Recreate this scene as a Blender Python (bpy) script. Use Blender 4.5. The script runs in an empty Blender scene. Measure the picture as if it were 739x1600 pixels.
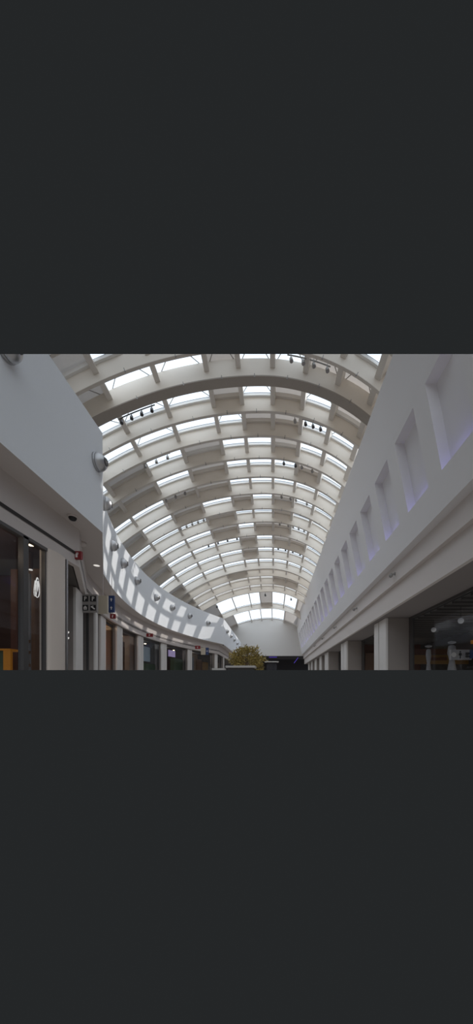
import bpy, bmesh, math, random
from mathutils import Vector, Matrix
random.seed(7)
SC = bpy.context.scene
COL = SC.collection
F = 493.0            # focal length in pixels of the 739x1600 frame
VX, VY = 427.5, 1068.0
E = 1.6              # eye height; every height below is written above the eye
TOPK = (VY - 553.3) / F      # only what the picture shows of the hall is built: a section between two planes
BOTK = (VY - 1047.0) / F

# ------------------------------------------------------------------ materials
MATS = {}
def mat(name, col, rough=.6, metal=0., bump=0., bscale=40., var=0., emit=None, estr=0., spec=.5):
    m = bpy.data.materials.new(name); m.use_nodes = True
    nt = m.node_tree; b = nt.nodes['Principled BSDF']
    b.inputs['Base Color'].default_value = (*col, 1)
    b.inputs['Roughness'].default_value = rough
    b.inputs['Metallic'].default_value = metal
    b.inputs['Specular IOR Level'].default_value = spec
    if bump or var:
        tc = nt.nodes.new('ShaderNodeTexCoord')
        n = nt.nodes.new('ShaderNodeTexNoise'); n.inputs['Scale'].default_value = bscale; n.inputs['Detail'].default_value = 4
        nt.links.new(tc.outputs['Object'], n.inputs['Vector'])
        if bump:
            bp = nt.nodes.new('ShaderNodeBump'); bp.inputs['Strength'].default_value = bump; bp.inputs['Distance'].default_value = .01
            nt.links.new(n.outputs['Fac'], bp.inputs['Height']); nt.links.new(bp.outputs['Normal'], b.inputs['Normal'])
        if var:
            mx = nt.nodes.new('ShaderNodeMix'); mx.data_type = 'RGBA'
            mx.inputs['A'].default_value = (*[c * (1 - var) for c in col], 1); mx.inputs['B'].default_value = (*[min(1, c * (1 + var)) for c in col], 1)
            nt.links.new(n.outputs['Fac'], mx.inputs['Factor']); nt.links.new(mx.outputs['Result'], b.inputs['Base Color'])
    if emit:
        b.inputs['Emission Color'].default_value = (*emit, 1); b.inputs['Emission Strength'].default_value = estr
    MATS[name] = m
    return m

def mat_glass(name, tint, gloss, rough=.02):
    m = bpy.data.materials.new(name); m.use_nodes = True; nt = m.node_tree; nt.nodes.clear()
    o = nt.nodes.new('ShaderNodeOutputMaterial'); t = nt.nodes.new('ShaderNodeBsdfTransparent'); g = nt.nodes.new('ShaderNodeBsdfGlossy')
    t.inputs['Color'].default_value = (*tint, 1); g.inputs['Roughness'].default_value = rough; g.inputs['Color'].default_value = (.9, .93, 1, 1)
    fr = nt.nodes.new('ShaderNodeFresnel'); fr.inputs['IOR'].default_value = 1.5
    ml = nt.nodes.new('ShaderNodeMath'); ml.operation = 'MULTIPLY'; ml.inputs[1].default_value = gloss
    mx = nt.nodes.new('ShaderNodeMixShader')
    nt.links.new(fr.outputs[0], ml.inputs[0]); nt.links.new(ml.outputs[0], mx.inputs[0])
    nt.links.new(t.outputs[0], mx.inputs[1]); nt.links.new(g.outputs[0], mx.inputs[2]); nt.links.new(mx.outputs[0], o.inputs[0])
    MATS[name] = m; return m

def mat_skylight(name, col, strength, trans):
    """translucent skylight glazing: emission put in for the sky over a dark world, passes part of the sun"""
    m = bpy.data.materials.new(name); m.use_nodes = True; nt = m.node_tree; nt.nodes.clear()
    o = nt.nodes.new('ShaderNodeOutputMaterial'); t = nt.nodes.new('ShaderNodeBsdfTransparent'); e = nt.nodes.new('ShaderNodeEmission'); a = nt.nodes.new('ShaderNodeAddShader')
    t.inputs['Color'].default_value = (trans, trans, trans, 1); e.inputs['Strength'].default_value = strength
    tc = nt.nodes.new('ShaderNodeTexCoord'); n = nt.nodes.new('ShaderNodeTexNoise'); n.inputs['Scale'].default_value = .9; n.inputs['Detail'].default_value = 5
    mp = nt.nodes.new('ShaderNodeMapping'); mp.inputs['Scale'].default_value = (1, 4, 1)
    mx = nt.nodes.new('ShaderNodeMix'); mx.data_type = 'RGBA'
    mx.inputs['A'].default_value = (col[0] * .86, col[1] * .92, col[2] * .98, 1); mx.inputs['B'].default_value = (*col, 1)
    nt.links.new(tc.outputs['Object'], mp.inputs['Vector']); nt.links.new(mp.outputs[0], n.inputs['Vector']); nt.links.new(n.outputs['Fac'], mx.inputs['Factor'])
    nt.links.new(mx.outputs['Result'], e.inputs['Color'])
    nt.links.new(t.outputs[0], a.inputs[0]); nt.links.new(e.outputs[0], a.inputs[1]); nt.links.new(a.outputs[0], o.inputs[0])
    MATS[name] = m; return m

mat('plaster', (.82, .845, .88), .75, bump=.05, bscale=60, var=.02)
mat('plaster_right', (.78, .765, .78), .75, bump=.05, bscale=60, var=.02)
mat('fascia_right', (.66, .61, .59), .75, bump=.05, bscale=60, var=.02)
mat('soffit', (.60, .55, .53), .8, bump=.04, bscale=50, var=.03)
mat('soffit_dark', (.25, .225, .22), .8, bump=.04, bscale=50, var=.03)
mat('cream', (.80, .745, .67), .55, bump=.03, bscale=30, var=.03)
mat('cream_flange', (.66, .61, .55), .5, var=.03, bscale=20)
mat('box_under', (.36, .32, .28), .6, var=.05, bscale=20)
def mat_blind(name, col, trans):
    m = mat(name, col, .6, bump=.1, bscale=12, var=.06); nt = m.node_tree
    t = nt.nodes.new('ShaderNodeBsdfTranslucent'); t.inputs['Color'].default_value = (*col, 1)
    mx = nt.nodes.new('ShaderNodeMixShader'); mx.inputs[0].default_value = trans
    o = nt.nodes['Material Output']; b = nt.nodes['Principled BSDF']
    nt.links.new(b.outputs[0], mx.inputs[1]); nt.links.new(t.outputs[0], mx.inputs[2]); nt.links.new(mx.outputs[0], o.inputs['Surface'])
mat_blind('solid_panel', (.64, .61, .59), .42)
mat_blind('solid_light', (.84, .83, .81), .75)
mat('sill_white', (.80, .79, .77), .45, var=.02)
mat('glazing_bar', (.13, .15, .18), .4, metal=.3, var=.05)
mat('purlin', (.70, .66, .61), .5, var=.04)
mat('rod', (.42, .41, .40), .4, metal=.5, var=.04)
mat('gable', (.60, .58, .555), .75, bump=.05, var=.02)
mat('pier_white', (.72, .69, .67), .55, bump=.03, var=.03)
mat('pier_grey', (.27, .24, .225), .6, bump=.03, var=.04)
mat('chrome', (.55, .55, .56), .38, metal=.85, var=.05)
mat('chrome_plate', (.42, .42, .43), .35, metal=.8, var=.05)
mat('dark_metal', (.05, .048, .05), .4, metal=.4, var=.1)
mat('frame_dark', (.09, .085, .085), .45, metal=.3, var=.1)
mat('groove', (.03, .026, .025), .7, var=.1)
mat('lamp_lens', (.75, .75, .75), .2, var=.02)
mat('lamp_grey', (.30, .29, .28), .4, metal=.4, var=.05)
mat('red_sign', (.22, .012, .016), .5, var=.05)
mat('sign_white', (.75, .72, .7), .5, var=.02)
mat('sign_grey', (.30, .28, .27), .5, var=.03)
mat('sign_cream', (.55, .48, .38), .5, var=.03)
mat('sign_black', (.012, .012, .013), .5, var=.05)
mat('sign_blue', (.025, .05, .15), .5, var=.05)
mat('logo_white', (.9, .9, .88), .4, emit=(1, .98, .95), estr=.35)
mat('brown_dark', (.040, .017, .013), .6, bump=.1, var=.2, bscale=8)
mat('brown_mid', (.15, .085, .055), .6, bump=.1, var=.15, bscale=8)
mat('brown_red', (.09, .032, .02), .6, bump=.1, var=.15, bscale=8)
mat('shop_grey', (.22, .23, .25), .6, var=.1, bscale=6)
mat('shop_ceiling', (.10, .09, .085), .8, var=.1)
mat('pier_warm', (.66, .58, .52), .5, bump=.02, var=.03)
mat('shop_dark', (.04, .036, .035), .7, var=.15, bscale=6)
mat('shop_tan', (.30, .24, .19), .6, var=.1, bscale=6)
mat('orange', (.75, .25, .03), .5, var=.08, bscale=6, emit=(1, .35, .04), estr=.28)  # glow added so the orange panel and partition look lamplit
mat('orange_dim', (.52, .20, .02), .5, var=.1, bscale=6, emit=(1, .38, .03), estr=.05)
mat('yellow_board', (.20, .11, .035), .5, var=.1)
mat('poster_blue', (.45, .52, .58), .5, var=.1, bscale=3, emit=(.6, .75, .9), estr=.06)
mat('violet_panel', (.45, .38, .60), .5, var=.2, bscale=8, emit=(.6, .45, .9), estr=.10)
mat('green_dark', (.07, .10, .06), .7, var=.2, bscale=6)
mat('led_violet', (.4, .38, .8), .4, emit=(.34, .30, 1.), estr=2.2)
mat('led_blue', (.1, .06, .6), .4, emit=(.20, .12, 1.), estr=.22)
mat('warm_lamp', (1, .85, .6), .4, emit=(1, .82, .55), estr=3.5)
mat('soft_lamp', (.9, .88, .84), .4, emit=(1, .95, .88), estr=.6)
mat('globe', (.75, .75, .76), .18, emit=(.9, .92, 1), estr=.05)
mat('totem', (.36, .35, .36), .5, var=.1)
mat('leaf', (.24, .185, .05), .55, var=.35, bscale=2.5)
mat('leaf_light', (.46, .35, .11), .55, var=.3, bscale=2.5)
mat('bark', (.12, .08, .05), .8, bump=.4, bscale=20, var=.2)
mat('planter_stone', (.50, .48, .46), .6, var=.05)
mat('dark_wall', (.03, .028, .035), .8, var=.1)
mat_glass('shop_glass', (.84, .85, .86), .05)
mat_skylight('dim_glow_glass', (.93, .95, .96), .95, .55)  # weaker glowing glazing, put in to brighten the far beams
mat_skylight('skylight_glass', (.84, .92, 1.0), 1.45, .55)  # pane glow stands in for a bright sky

# ------------------------------------------------------------------ mesh builder
class MB:
    def __init__(self): self.v, self.f, self.mi, self.cur = [], [], [], 0
    def add(self, vs, fs):
        o = len(self.v); self.v += [Vector(p) for p in vs]; self.f += [[o + i for i in f] for f in fs]; self.mi += [self.cur] * len(fs); return self
    def box(self, x0, x1, y0, y1, z0, z1):
        return self.hexa([(x0, y0, z0), (x1, y0, z0), (x1, y1, z0), (x0, y1, z0), (x0, y0, z1), (x1, y0, z1), (x1, y1, z1), (x0, y1, z1)])
    def hexa(self, p):
        return self.add(p, [(3, 2, 1, 0), (4, 5, 6, 7), (0, 1, 5, 4), (1, 2, 6, 5), (2, 3, 7, 6), (3, 0, 4, 7)])
    def obox(self, c, u, w, n, su, sw, sn):
        """box centred at c with axes u, w, n and full sizes"""
        c, u, w, n = Vector(c), Vector(u) * su / 2, Vector(w) * sw / 2, Vector(n) * sn / 2
        return self.hexa([c - u - w - n, c + u - w - n, c + u + w - n, c - u + w - n, c - u - w + n, c + u - w + n, c + u + w + n, c - u + w + n])
    def tube(self, pts, r, seg=6):
        pts = [Vector(p) for p in pts]; rings = []
        for i, p in enumerate(pts):
            d = (pts[min(i + 1, len(pts) - 1)] - pts[max(i - 1, 0)]).normalized()
            a = d.cross(Vector((0, 0, 1)))
            if a.length < 1e-4: a = d.cross(Vector((1, 0, 0)))
            a.normalize(); b = d.cross(a)
            rr = r[i] if isinstance(r, (list, tuple)) else r
            rings.append([p + (a * math.cos(2 * math.pi * k / seg) + b * math.sin(2 * math.pi * k / seg)) * rr for k in range(seg)])
        vs = [q for ring in rings for q in ring]; fs = []
        for i in range(len(pts) - 1):
            for k in range(seg):
                fs.append((i * seg + k, i * seg + (k + 1) % seg, (i + 1) * seg + (k + 1) % seg, (i + 1) * seg + k))
        fs.append(tuple(range(seg))[::-1]); fs.append(tuple((len(pts) - 1) * seg + k for k in range(seg)))
        return self.add(vs, fs)
    def lathe(self, c, ax, prof, seg=20):
        """profile of (distance along ax, radius)"""
        c, ax = Vector(c), Vector(ax).normalized(); a = ax.cross(Vector((0, 0, 1)))
        if a.length < 1e-4: a = Vector((1, 0, 0))
        a.normalize(); b = ax.cross(a); vs, fs = [], []
        for (t, r) in prof:
            vs += [c + ax * t + (a * math.cos(2 * math.pi * k / seg) + b * math.sin(2 * math.pi * k / seg)) * r for k in range(seg)]
        for i in range(len(prof) - 1):
            for k in range(seg): fs.append((i * seg + k, i * seg + (k + 1) % seg, (i + 1) * seg + (k + 1) % seg, (i + 1) * seg + k))
        fs.append(tuple(range(seg))[::-1]); fs.append(tuple((len(prof) - 1) * seg + k for k in range(seg)))
        return self.add(vs, fs)
    def build(self, name, mats, parent=None, smooth=False, bevel=0.):
        if not self.v: return None
        mats = mats if isinstance(mats, (list, tuple)) else [mats]
        bm = bmesh.new(); vs = [bm.verts.new(p) for p in self.v]
        for f, mi in zip(self.f, self.mi):
            try: fc = bm.faces.new([vs[i] for i in f])
            except ValueError: continue
            fc.material_index = mi; fc.smooth = smooth
        bmesh.ops.remove_doubles(bm, verts=bm.verts, dist=1e-5)
        bmesh.ops.recalc_face_normals(bm, faces=bm.faces)
        if bevel:
            ed = [e for e in bm.edges if len(e.link_faces) == 2 and e.calc_face_angle(0) > .6]
            bmesh.ops.bevel(bm, geom=ed, offset=bevel, segments=2, affect='EDGES', profile=.6)
        for no in (Vector((0, -TOPK, 1)), Vector((0, BOTK, -1))):    # the section planes
            bmesh.ops.bisect_plane(bm, geom=bm.verts[:] + bm.edges[:] + bm.faces[:], plane_co=(0, 0, 0), plane_no=no, clear_outer=True)
        if not bm.faces: bm.free(); return None
        off = Vector((0, 0, E)) - (parent.matrix_world.translation if False else (ORI[parent.name] if parent else Vector()))
        cen = Vector()
        if not parent:
            zs = [v.co for v in bm.verts]
            cen = Vector(((min(p.x for p in zs) + max(p.x for p in zs)) / 2, (min(p.y for p in zs) + max(p.y for p in zs)) / 2, min(p.z for p in zs) + E))
            off = Vector((0, 0, E)) - cen
        for v in bm.verts: v.co += off
        me = bpy.data.meshes.new(name); bm.to_mesh(me); bm.free()
        for m in mats: me.materials.append(MATS[m])
        o = bpy.data.objects.new(name, me); COL.objects.link(o)
        if parent: o.parent = parent; ORI[o.name] = ORI[parent.name].copy()
        else: o.location = cen; ORI[o.name] = cen
        return o
ORI = {}
THINGS = []
def thing(name, label, cat, loc, group=None):
    o = bpy.data.objects.new(name, None); COL.objects.link(o); o.empty_display_size = .2
    o.location = Vector(loc) + Vector((0, 0, E)); ORI[o.name] = o.location.copy()
    tag(o, label, cat, group); THINGS.append(o); return o
def tag(o, label, cat, group=None):
    if o is None: return None
    o['label'] = label; o['category'] = cat; o['kind'] = 'thing'
    if group: o['group'] = group
    return o
def struct(o, label=None):
    if o is not None:
        o['kind'] = 'structure'
        if label: o['label'] = label
    return o
def plabel(o, label):
    if o is not None: o['label'] = label
    return o
ORD = ['first', 'second', 'third', 'fourth', 'fifth', 'sixth', 'seventh', 'eighth', 'ninth', 'tenth', 'eleventh', 'twelfth', 'thirteenth',
       'fourteenth', 'fifteenth', 'sixteenth', 'seventeenth', 'eighteenth', 'nineteenth', 'twentieth', 'twenty-first', 'twenty-second', 'twenty-third']

# ------------------------------------------------------------------ roof
XC, RL, RR, SLOPE, Z0, D0 = -.47, 13.0, 6.1, .07, 11.24, 11.9
def prof(x, d, h=0.):
    """point of the asymmetric vault above ground position x, at depth d, h above the beams' lower edge"""
    R = RL if x < XC else RR
    s = (x - XC) / R; c = math.sqrt(max(0., 1 - s * s))
    return Vector((XC + (R + h) * s, d, Z0 - SLOPE * (d - D0) - R + (R + h) * c))
XS = [-10.6 + i * (4.7 + 10.6) / 72 for i in range(73)]
BD = {-4: 7.4, -3: 8.42, -2: 9.5, -1: 10.68, 0: 11.9, 1: 13.0, 2: 14.18, 3: 15.43, 4: 16.7, 5: 18.0, 6: 19.4, 7: 20.77, 8: 22.37, 9: 24.08, 10: 25.9,
      11: 27.87, 12: 29.4, 13: 31.4, 14: 33.5, 15: 39.3}
HR, HG = .66, .74
ENDY = 46.0
PX = [-10.6, -9.2, -7.6, -5.85, -4.15, -2.4, -1.27, -.06, 1.08, 2.2, 3.3, 4.7]
PX14 = [-10.6, -8.6, -6.2, -4.45, -2.66, -1.52, -.2, 1.15, 2.47, 3.5, 4.7]
PX15 = [-10.6, -7.2, -5.05, -3.1, -1.68, -.23, 1.35, 3.2, 4.7]
# G glass, O solid, one letter per cell from the far left to the right; last cells set to steer the sun
ROWS = {-4: 'OOOGGGGGGGO', -3: 'OOOGGOGGOGO', -2: 'OOOGGGGGOGO', -1: 'OOOGGOGGOOO', 0: 'OOGGGOGOGOO', 1: 'OGGGGGOOGGG', 2: 'OGOGOGGOGGG', 3: 'OOOGOGGGOGG',
        4: 'OGGOOGGGGGG', 5: 'OOGOGOGOGGG', 6: 'OGGGOGGOGGG', 7: 'OOGGOGOOGGG', 8: 'OOGGGOGOOGG', 9: 'OGGGGOGGGGG', 10: 'OOGGGGGGGGO',
        11: 'OOLLOLLLLLO', 12: 'OOLLLLLOOLL', 13: 'OOLLLLLLLLL', 14: 'OOGGGOGGOG', 15: 'OOGGGGOO'}
def arch_strip(mb, d0, d1, h0, h1, xs=XS):
    n = len(xs); vs = []
    for x in xs: vs += [prof(x, d0, h0), prof(x, d1, h0), prof(x, d1, h1), prof(x, d0, h1)]
    fs = []
    for i in range(n - 1):
        a, b = i * 4, i * 4 + 4
        fs += [(a, b, b + 1, a + 1), (a + 1, b + 1, b + 2, a + 2), (a + 2, b + 2, b + 3, a + 3), (a + 3, b + 3, b, a)]
    fs += [(0, 1, 2, 3), ((n - 1) * 4 + 3, (n - 1) * 4 + 2, (n - 1) * 4 + 1, (n - 1) * 4)]
    return mb.add(vs, fs)
def beam_name(k):
    if k == 0: return 'the thick brown-bottomed beam'
    if k > 0: return 'the %s beam beyond the thick brown-bottomed one' % ORD[k - 1]
    return 'the %s beam before the thick brown-bottomed one' % ORD[-k - 1]
for k, d in BD.items():
    if k == 0: lab = 'thick arched roof beam with a broad brown underside, upper part of the vault'
    elif k == 15: lab = 'last cream arched beam, between the two far rows of white windows'
    elif k == 14: lab = 'cream arched beam right above the upper far row of white windows'
    else: lab = 'slim cream arched roof beam, ' + beam_name(k).replace('the ', '', 1).replace(' beam ', ' ') + (' of the vault')
    t = thing('roof_beam', lab, 'beam', (XC, d, prof(XC, d).z), 'arched beams across the vault')
    if k == 0:
        arch_strip(MB(), d - .34, d, .02, HR).build('web', 'cream', t)
        plabel(arch_strip(MB(), d - .36, d + .01, -.02, .02).build('soffit_plate', 'box_under', t), 'broad brown underside')
    else:
        arch_strip(MB(), d - .035, d + .035, .03, HR).build('web', 'cream', t)
        arch_strip(MB(), d - .065, d + .045, .008, .03).build('flange', 'cream_flange', t)
    if k < 10:
        for x in (-6.7, -5.0, -3.3, -1.9, -.7, .5, 1.65, 2.8):
            p = prof(x, d - (.37 if k == 0 else .1), 0); nrm = (prof(x, d, 1) - prof(x, d, 0))
            mb = MB(); mb.tube([p + nrm * .07, p - nrm * .045], .013, 5); mb.tube([p - nrm * .03, p - nrm * .075], .022, 6)
            mb.build('fixing', 'lamp_grey', t)
keys = sorted(BD)
for k in keys:
    y0 = BD[k]; y1 = BD[k + 1] if k + 1 in BD else ENDY
    px = PX14 if k == 14 else PX15 if k == 15 else PX
    row = ROWS[k]
    if k == 15: lab = 'farthest skylight row, white panes right above the gable wall'
    elif k == 14: lab = 'upper far skylight row with large white panes over the hall end'
    else: lab = 'skylight row of glass and solid panels just beyond ' + beam_name(k)
    lab = lab.replace(' brown-bottomed', '')
    t = thing('skylight', lab, 'skylight', (XC, (y0 + y1) / 2, prof(XC, y0, HG).z), 'skylight rows between the arched beams')
    for i, ch in enumerate(row):
        xa, xb = px[i] + .03, px[i + 1] - .03
        xs = [xa + (xb - xa) * j / 5 for j in range(6)]
        if ch == 'G':
            mb = MB(); vs, fs = [], []
            for x in xs: vs += [prof(x, y0 + .05, HG), prof(x, y1 - .04, HG)]
            for j in range(5): fs.append((2 * j, 2 * j + 1, 2 * j + 3, 2 * j + 2))
            mb.add(vs, fs); mb.build('glass_pane', 'skylight_glass', t)
        else:
            mb = MB(); vs, fs = [], []
            for x in xs: vs += [prof(x, y0 + .03, HG), prof(x, y1 - .03, HG)]
            for j in range(5): fs.append((2 * j, 2 * j + 1, 2 * j + 3, 2 * j + 2))
            mb.add(vs, fs)
            if ch == 'L': mb.build('dim_glow_pane', 'dim_glow_glass', t)
            else: mb.build('solid_panel', 'solid_panel', t)
        arch_strip(MB(), y1 - .13, y1 - .036, HR - .07, HR + (.02 if ch == 'G' else HG - HR + .01), xs).build('sill', 'sill_white' if ch == 'G' or (i + k) % 3 == 0 else 'purlin', t)
        if ch == 'G':
            arch_strip(MB(), y1 - .10, y1 - .05, HR + .025, HG - .005, xs).build('glazing_bar', 'glazing_bar', t)
        if ch == 'G' and k in (-1, 0, 1) or (k == -1 and ch == 'O'):
            xm = (xa + xb) / 2
            if (i + k) % 2 == 0 or k < 1:
                mb = MB(); mb.tube([prof(xa, y1 - .1, HG - .06), prof(xm, y0 + .1, HG - .06)], .016, 5); mb.tube([prof(xm, y0 + .1, HG - .06), prof(xb, y1 - .1, HG - .06)], .016, 5)
                mb.build('brace', 'rod', t)
    for x in px[1:-1]:
        mb = MB(); u = Vector((1, 0, 0)); w = .085 if k < 4 else .07 if k < 11 else .05; vs = []
        for (yy, h) in ((y0 + .04, .34), (y1 - .036, .30), (y1 - .036, HG), (y0 + .04, HG)):
            vs.append((yy, h))
        pts = [prof(x - w, yy, h) for yy, h in vs] + [prof(x + w, yy, h) for yy, h in vs]
        mb.add(pts, [(0, 1, 2, 3), (7, 6, 5, 4), (0, 4, 5, 1), (1, 5, 6, 2), (2, 6, 7, 3), (3, 7, 4, 0)])
        mb.build('purlin', 'purlin', t)

# spotlights clipped below the skylights: (row, x0, x1, heads, label)
RAILS = [(-1, .55, .95, 2, 'pair of grey spotlights hanging in a skylight at the top edge, right of centre'),
         (-1, 1.3, 1.75, 2, 'pair of pale spotlights below a solid panel, top right of the vault'),
         (0, -5.8, -4.65, 4, 'bar of four dark spotlights under the left skylight beyond the thick beam'),
         (1, .7, .95, 1, 'single pale spotlight under a solid panel two beams beyond the thick one'),
         (1, 1.25, 1.85, 3, 'bar of dark spotlights in the right skylight past the thick beam'),
         (2, -5.8, -4.8, 3, 'bar of three spotlights in the left skylight three rows down'),
         (3, .45, 1.0, 2, 'pair of dark spotlights in a glazed cell right of the vault centre'),
         (3, 1.3, 1.8, 2, 'pair of pale spotlights below a solid cell right of the vault centre'),
         (4, -5.7, -4.7, 3, 'bar of three spotlights below a solid panel, left side, fifth row'),
         (5, .4, .9, 2, 'pair of spotlights below the solid panel right of centre, sixth row'),
         (5, 1.2, 1.8, 2, 'pair of spotlights in the glazed cell right of centre, sixth row'),
         (6, -5.7, -4.3, 5, 'long bar of five spotlights in the left skylight, seventh row'),
         (7, .35, .9, 2, 'pair of spotlights below the solid panel right of centre, eighth row'),
         (7, 1.2, 1.9, 3, 'bar of three spotlights in the glazed cell right of centre, eighth row'),
         (8, -4.6, -2.6, 4, 'bar of four small spotlights in the left skylight, ninth row'),
         (9, .3, 1.9, 4, 'bar of four small spotlights in the right skylight, tenth row'),
         (14, -6.2, -5.9, 1, 'dark spotlight hanging before the left pane of the upper far window row'),
         (14, -1.0, -.8, 1, 'dark spotlight hanging before the solid middle panel of the upper far window row'),
         (14, 1.7, 2.0, 1, 'pale spotlight before the right panes of the upper far window row')]
for (k, x0, x1, n, lab) in RAILS:
    d = BD[k] + (.42 if k < 14 else .12)
    h = .34 if k < 14 else -.02
    t = thing('spotlight_bar', lab, 'spotlight', prof((x0 + x1) / 2, d, h), 'spotlights under the skylights')
    mt = 'dark_metal' if 'dark' in lab or 'bar of four' in lab else 'lamp_grey'
    if n > 1: MB().tube([prof(x0 - .12 + (x1 - x0 + .24) * j / 4, d, h) for j in range(5)], .022, 6).build('bar', mt, t)
    for j in range(n):
        x = x0 + (x1 - x0) * (j / (n - 1) if n > 1 else .5); p = prof(x, d, h); dn = Vector((0, 0, -1))
        s = 1.0 if k < 14 else 1.5
        mb = MB(); mb.tube([p, p + dn * .12 * s], .018, 6)
        mb.lathe(p + dn * .10 * s, (0.15, -.25, -1), [(0, .035 * s), (.03 * s, .06 * s), (.15 * s, .068 * s), (.17 * s, .05 * s)], 10)
        mb.build('spotlight', mt, t)
    for x in ((x0, x1) if n > 1 else ((x0 + x1) / 2,)):
        MB().tube([prof(x, d, h), prof(x, d, HG - .02)], .012, 5).build('hanger', mt, t)

# ------------------------------------------------------------------ end gable
mb = MB(); vs, fs = [], []
gx = [x for x in XS if -9.6 <= x <= 4.3]
for x in gx: p = prof(x, ENDY, HG - .02); vs += [Vector((p.x, ENDY, 4.1)), p]
for i in range(len(gx) - 1): fs.append((2 * i, 2 * i + 2, 2 * i + 3, 2 * i + 1))
mb.add(vs, fs); mb.box(-9.6, 4.6, ENDY, ENDY + 1.2, 4.02, 4.10)
struct(mb.build('wall_end', 'gable'), 'pale gable wall closing the far end of the hall')
mb = MB(); mb.box(-9.6, 8, 53, 53.2, 0, 4.1); struct(mb.build('wall_passage', 'dark_wall'), 'dark passage wall under the gable')
mb = MB(); mb.box(-9.6, 8, ENDY, 53.2, 4.0, 4.02); struct(mb.build('ceiling_passage', 'dark_wall'), 'dark passage ceiling under the gable')
tag(MB().obox((3.25, 45.7, 3.35), (.6, 0, .8), (.8, 0, -.6), (0, 1, 0), 1.0, .07, .1).build('light_strip', 'led_blue'), 'slanted violet light strip in the dark passage under the gable', 'light')
tag(MB().box(-.7, .5, 47, 47.1, 3.88, 3.98).build('light_strip', 'led_blue'), 'blue light strip along the edge under the gable, right of the tree', 'light')
t = thing('kiosk', 'pale kiosk counter strip in the dark passage under the gable', 'kiosk', (-.2, 41, 0))
MB().box(-1.15, .65, 40.6, 41.6, 2.74, 2.88).build('canopy', 'planter_stone', t)
MB().box(-.9, .4, 40.8, 41.4, 0, 2.74).build('body', 'dark_wall', t)

# ------------------------------------------------------------------ right wall
def lean(z): return 4.1 - .193 * (z - 4.22)
ZA, ZNB, ZNT, ZCR, ZTOP = 4.22, 5.01, 7.04, 7.245, 8.95
XTOP = lean(ZCR) - .16 * (ZTOP - ZCR)
NP, NW, N0 = 1.85, 1.21, 7.41
niches = [(N0 + NP * k - NW, N0 + NP * k) for k in range(-2, 21)]
ND = .27
mb = MB()
ys = [2.0]
for a, b in niches: ys += [a, b]
ys.append(ENDY)
def P(y, z, dx=0): return (lean(z) + dx, y, z)
nset = {round(a, 4) for a, b in niches}
for i in range(len(ys) - 1):
    a, b = ys[i], ys[i + 1]
    for (z0, z1) in ((ZA, ZNB), (ZNB, ZNT), (ZNT, ZCR)):
        if z0 == ZNB and round(a, 4) in nset:
            mb.add([P(a, z0), P(b, z0), P(b, z1), P(a, z1), P(a, z0, ND), P(b, z0, ND), P(b, z1, ND), P(a, z1, ND)],
                   [(4, 7, 6, 5), (0, 4, 5, 1), (1, 5, 6, 2), (2, 6, 7, 3), (3, 7, 4, 0)])
        else:
            mb.add([P(a, z0), P(b, z0), P(b, z1), P(a, z1)], [(0, 3, 2, 1)])
    mb.add([P(a, ZCR), P(b, ZCR), (XTOP, b, ZTOP), (XTOP, a, ZTOP)], [(0, 3, 2, 1)])
    mb.add([(XTOP, a, ZTOP), (XTOP, b, ZTOP), (XTOP + .5, b, ZTOP), (XTOP + .5, a, ZTOP)], [(0, 1, 2, 3)])
mb.add([P(2, ZA), P(ENDY, ZA), (4.38, ENDY, ZA), (4.38, 2, ZA)], [(0, 1, 2, 3)])
struct(mb.build('wall_right', 'plaster_right'), 'leaning upper right wall with a row of slanted niches')
mb = MB(); mb.add([(4.35, 2, 4.25), (4.35, ENDY + .3, 4.25), (4.35, ENDY + .3, 3.615), (4.35, 2, 3.615), (4.5, ENDY + .3, 3.615), (4.5, 2, 3.615)], [(0, 1, 2, 3), (3, 2, 4, 5)])
struct(mb.build('trim_1', 'fascia_right'), 'upper stepped fascia under the right wall')
mb = MB(); mb.add([(4.5, 2, 3.615), (4.5, ENDY + .3, 3.615), (4.5, ENDY + .3, 2.85), (4.5, 2, 2.85), (4.62, ENDY + .3, 2.85), (4.62, 2, 2.85)], [(0, 1, 2, 3), (3, 2, 4, 5)])
struct(mb.build('trim_2', 'fascia_right'), 'lower stepped fascia above the right shopfronts')
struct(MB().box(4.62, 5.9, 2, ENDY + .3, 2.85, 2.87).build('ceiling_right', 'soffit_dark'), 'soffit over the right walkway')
struct(MB().box(5.86, 6.0, 2, ENDY + .3, 2.76, 2.85).build('trim_3', 'frame_dark'), 'dark head rail of the right shopfronts')
for n, (a, b) in enumerate(niches):
    o = MB().box(lean(ZNB) + .06, lean(ZNB) + .13, a + .12, b - .12, ZNB + .002, ZNB + .03).build('light_strip', 'led_violet')
    m = n - 2
    if o: tag(o, 'violet light strip on the sill of the %s niche from the near end' % ORD[max(0, m)], 'light', 'violet light strips in the wall niches')
for n, d in enumerate((11.3, 16.5, 21.9, 27.2, 32.6)):
    t = thing('spotlight', 'small grey spotlight, %s along the right fascia from the near end' % ORD[n], 'spotlight', (4.2, d, 3.8), 'spotlights on the right fascia')
    MB().lathe((4.35, d, 3.93), (-1, 0, 0), [(0, .06), (.02, .06), (.03, .03)], 12).build('mount', 'lamp_grey', t)
    MB().tube([(4.33, d, 3.93), (4.2, d, 3.88)], .018, 6).build('arm', 'lamp_grey', t)
    MB().lathe((4.22, d + .08, 3.88), (-.25, -1, -.2), [(0, .04), (.03, .07), (.17, .075), (.18, .055)], 12).build('head', 'lamp_grey', t, smooth=True)
PY = [(13.65, 15.2), (21.0, 22.7), (28.35, 29.9), (32.3, 33.4), (36.0, 37.3), (39.9, 41.0), (43.2, 44.2)]
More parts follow.
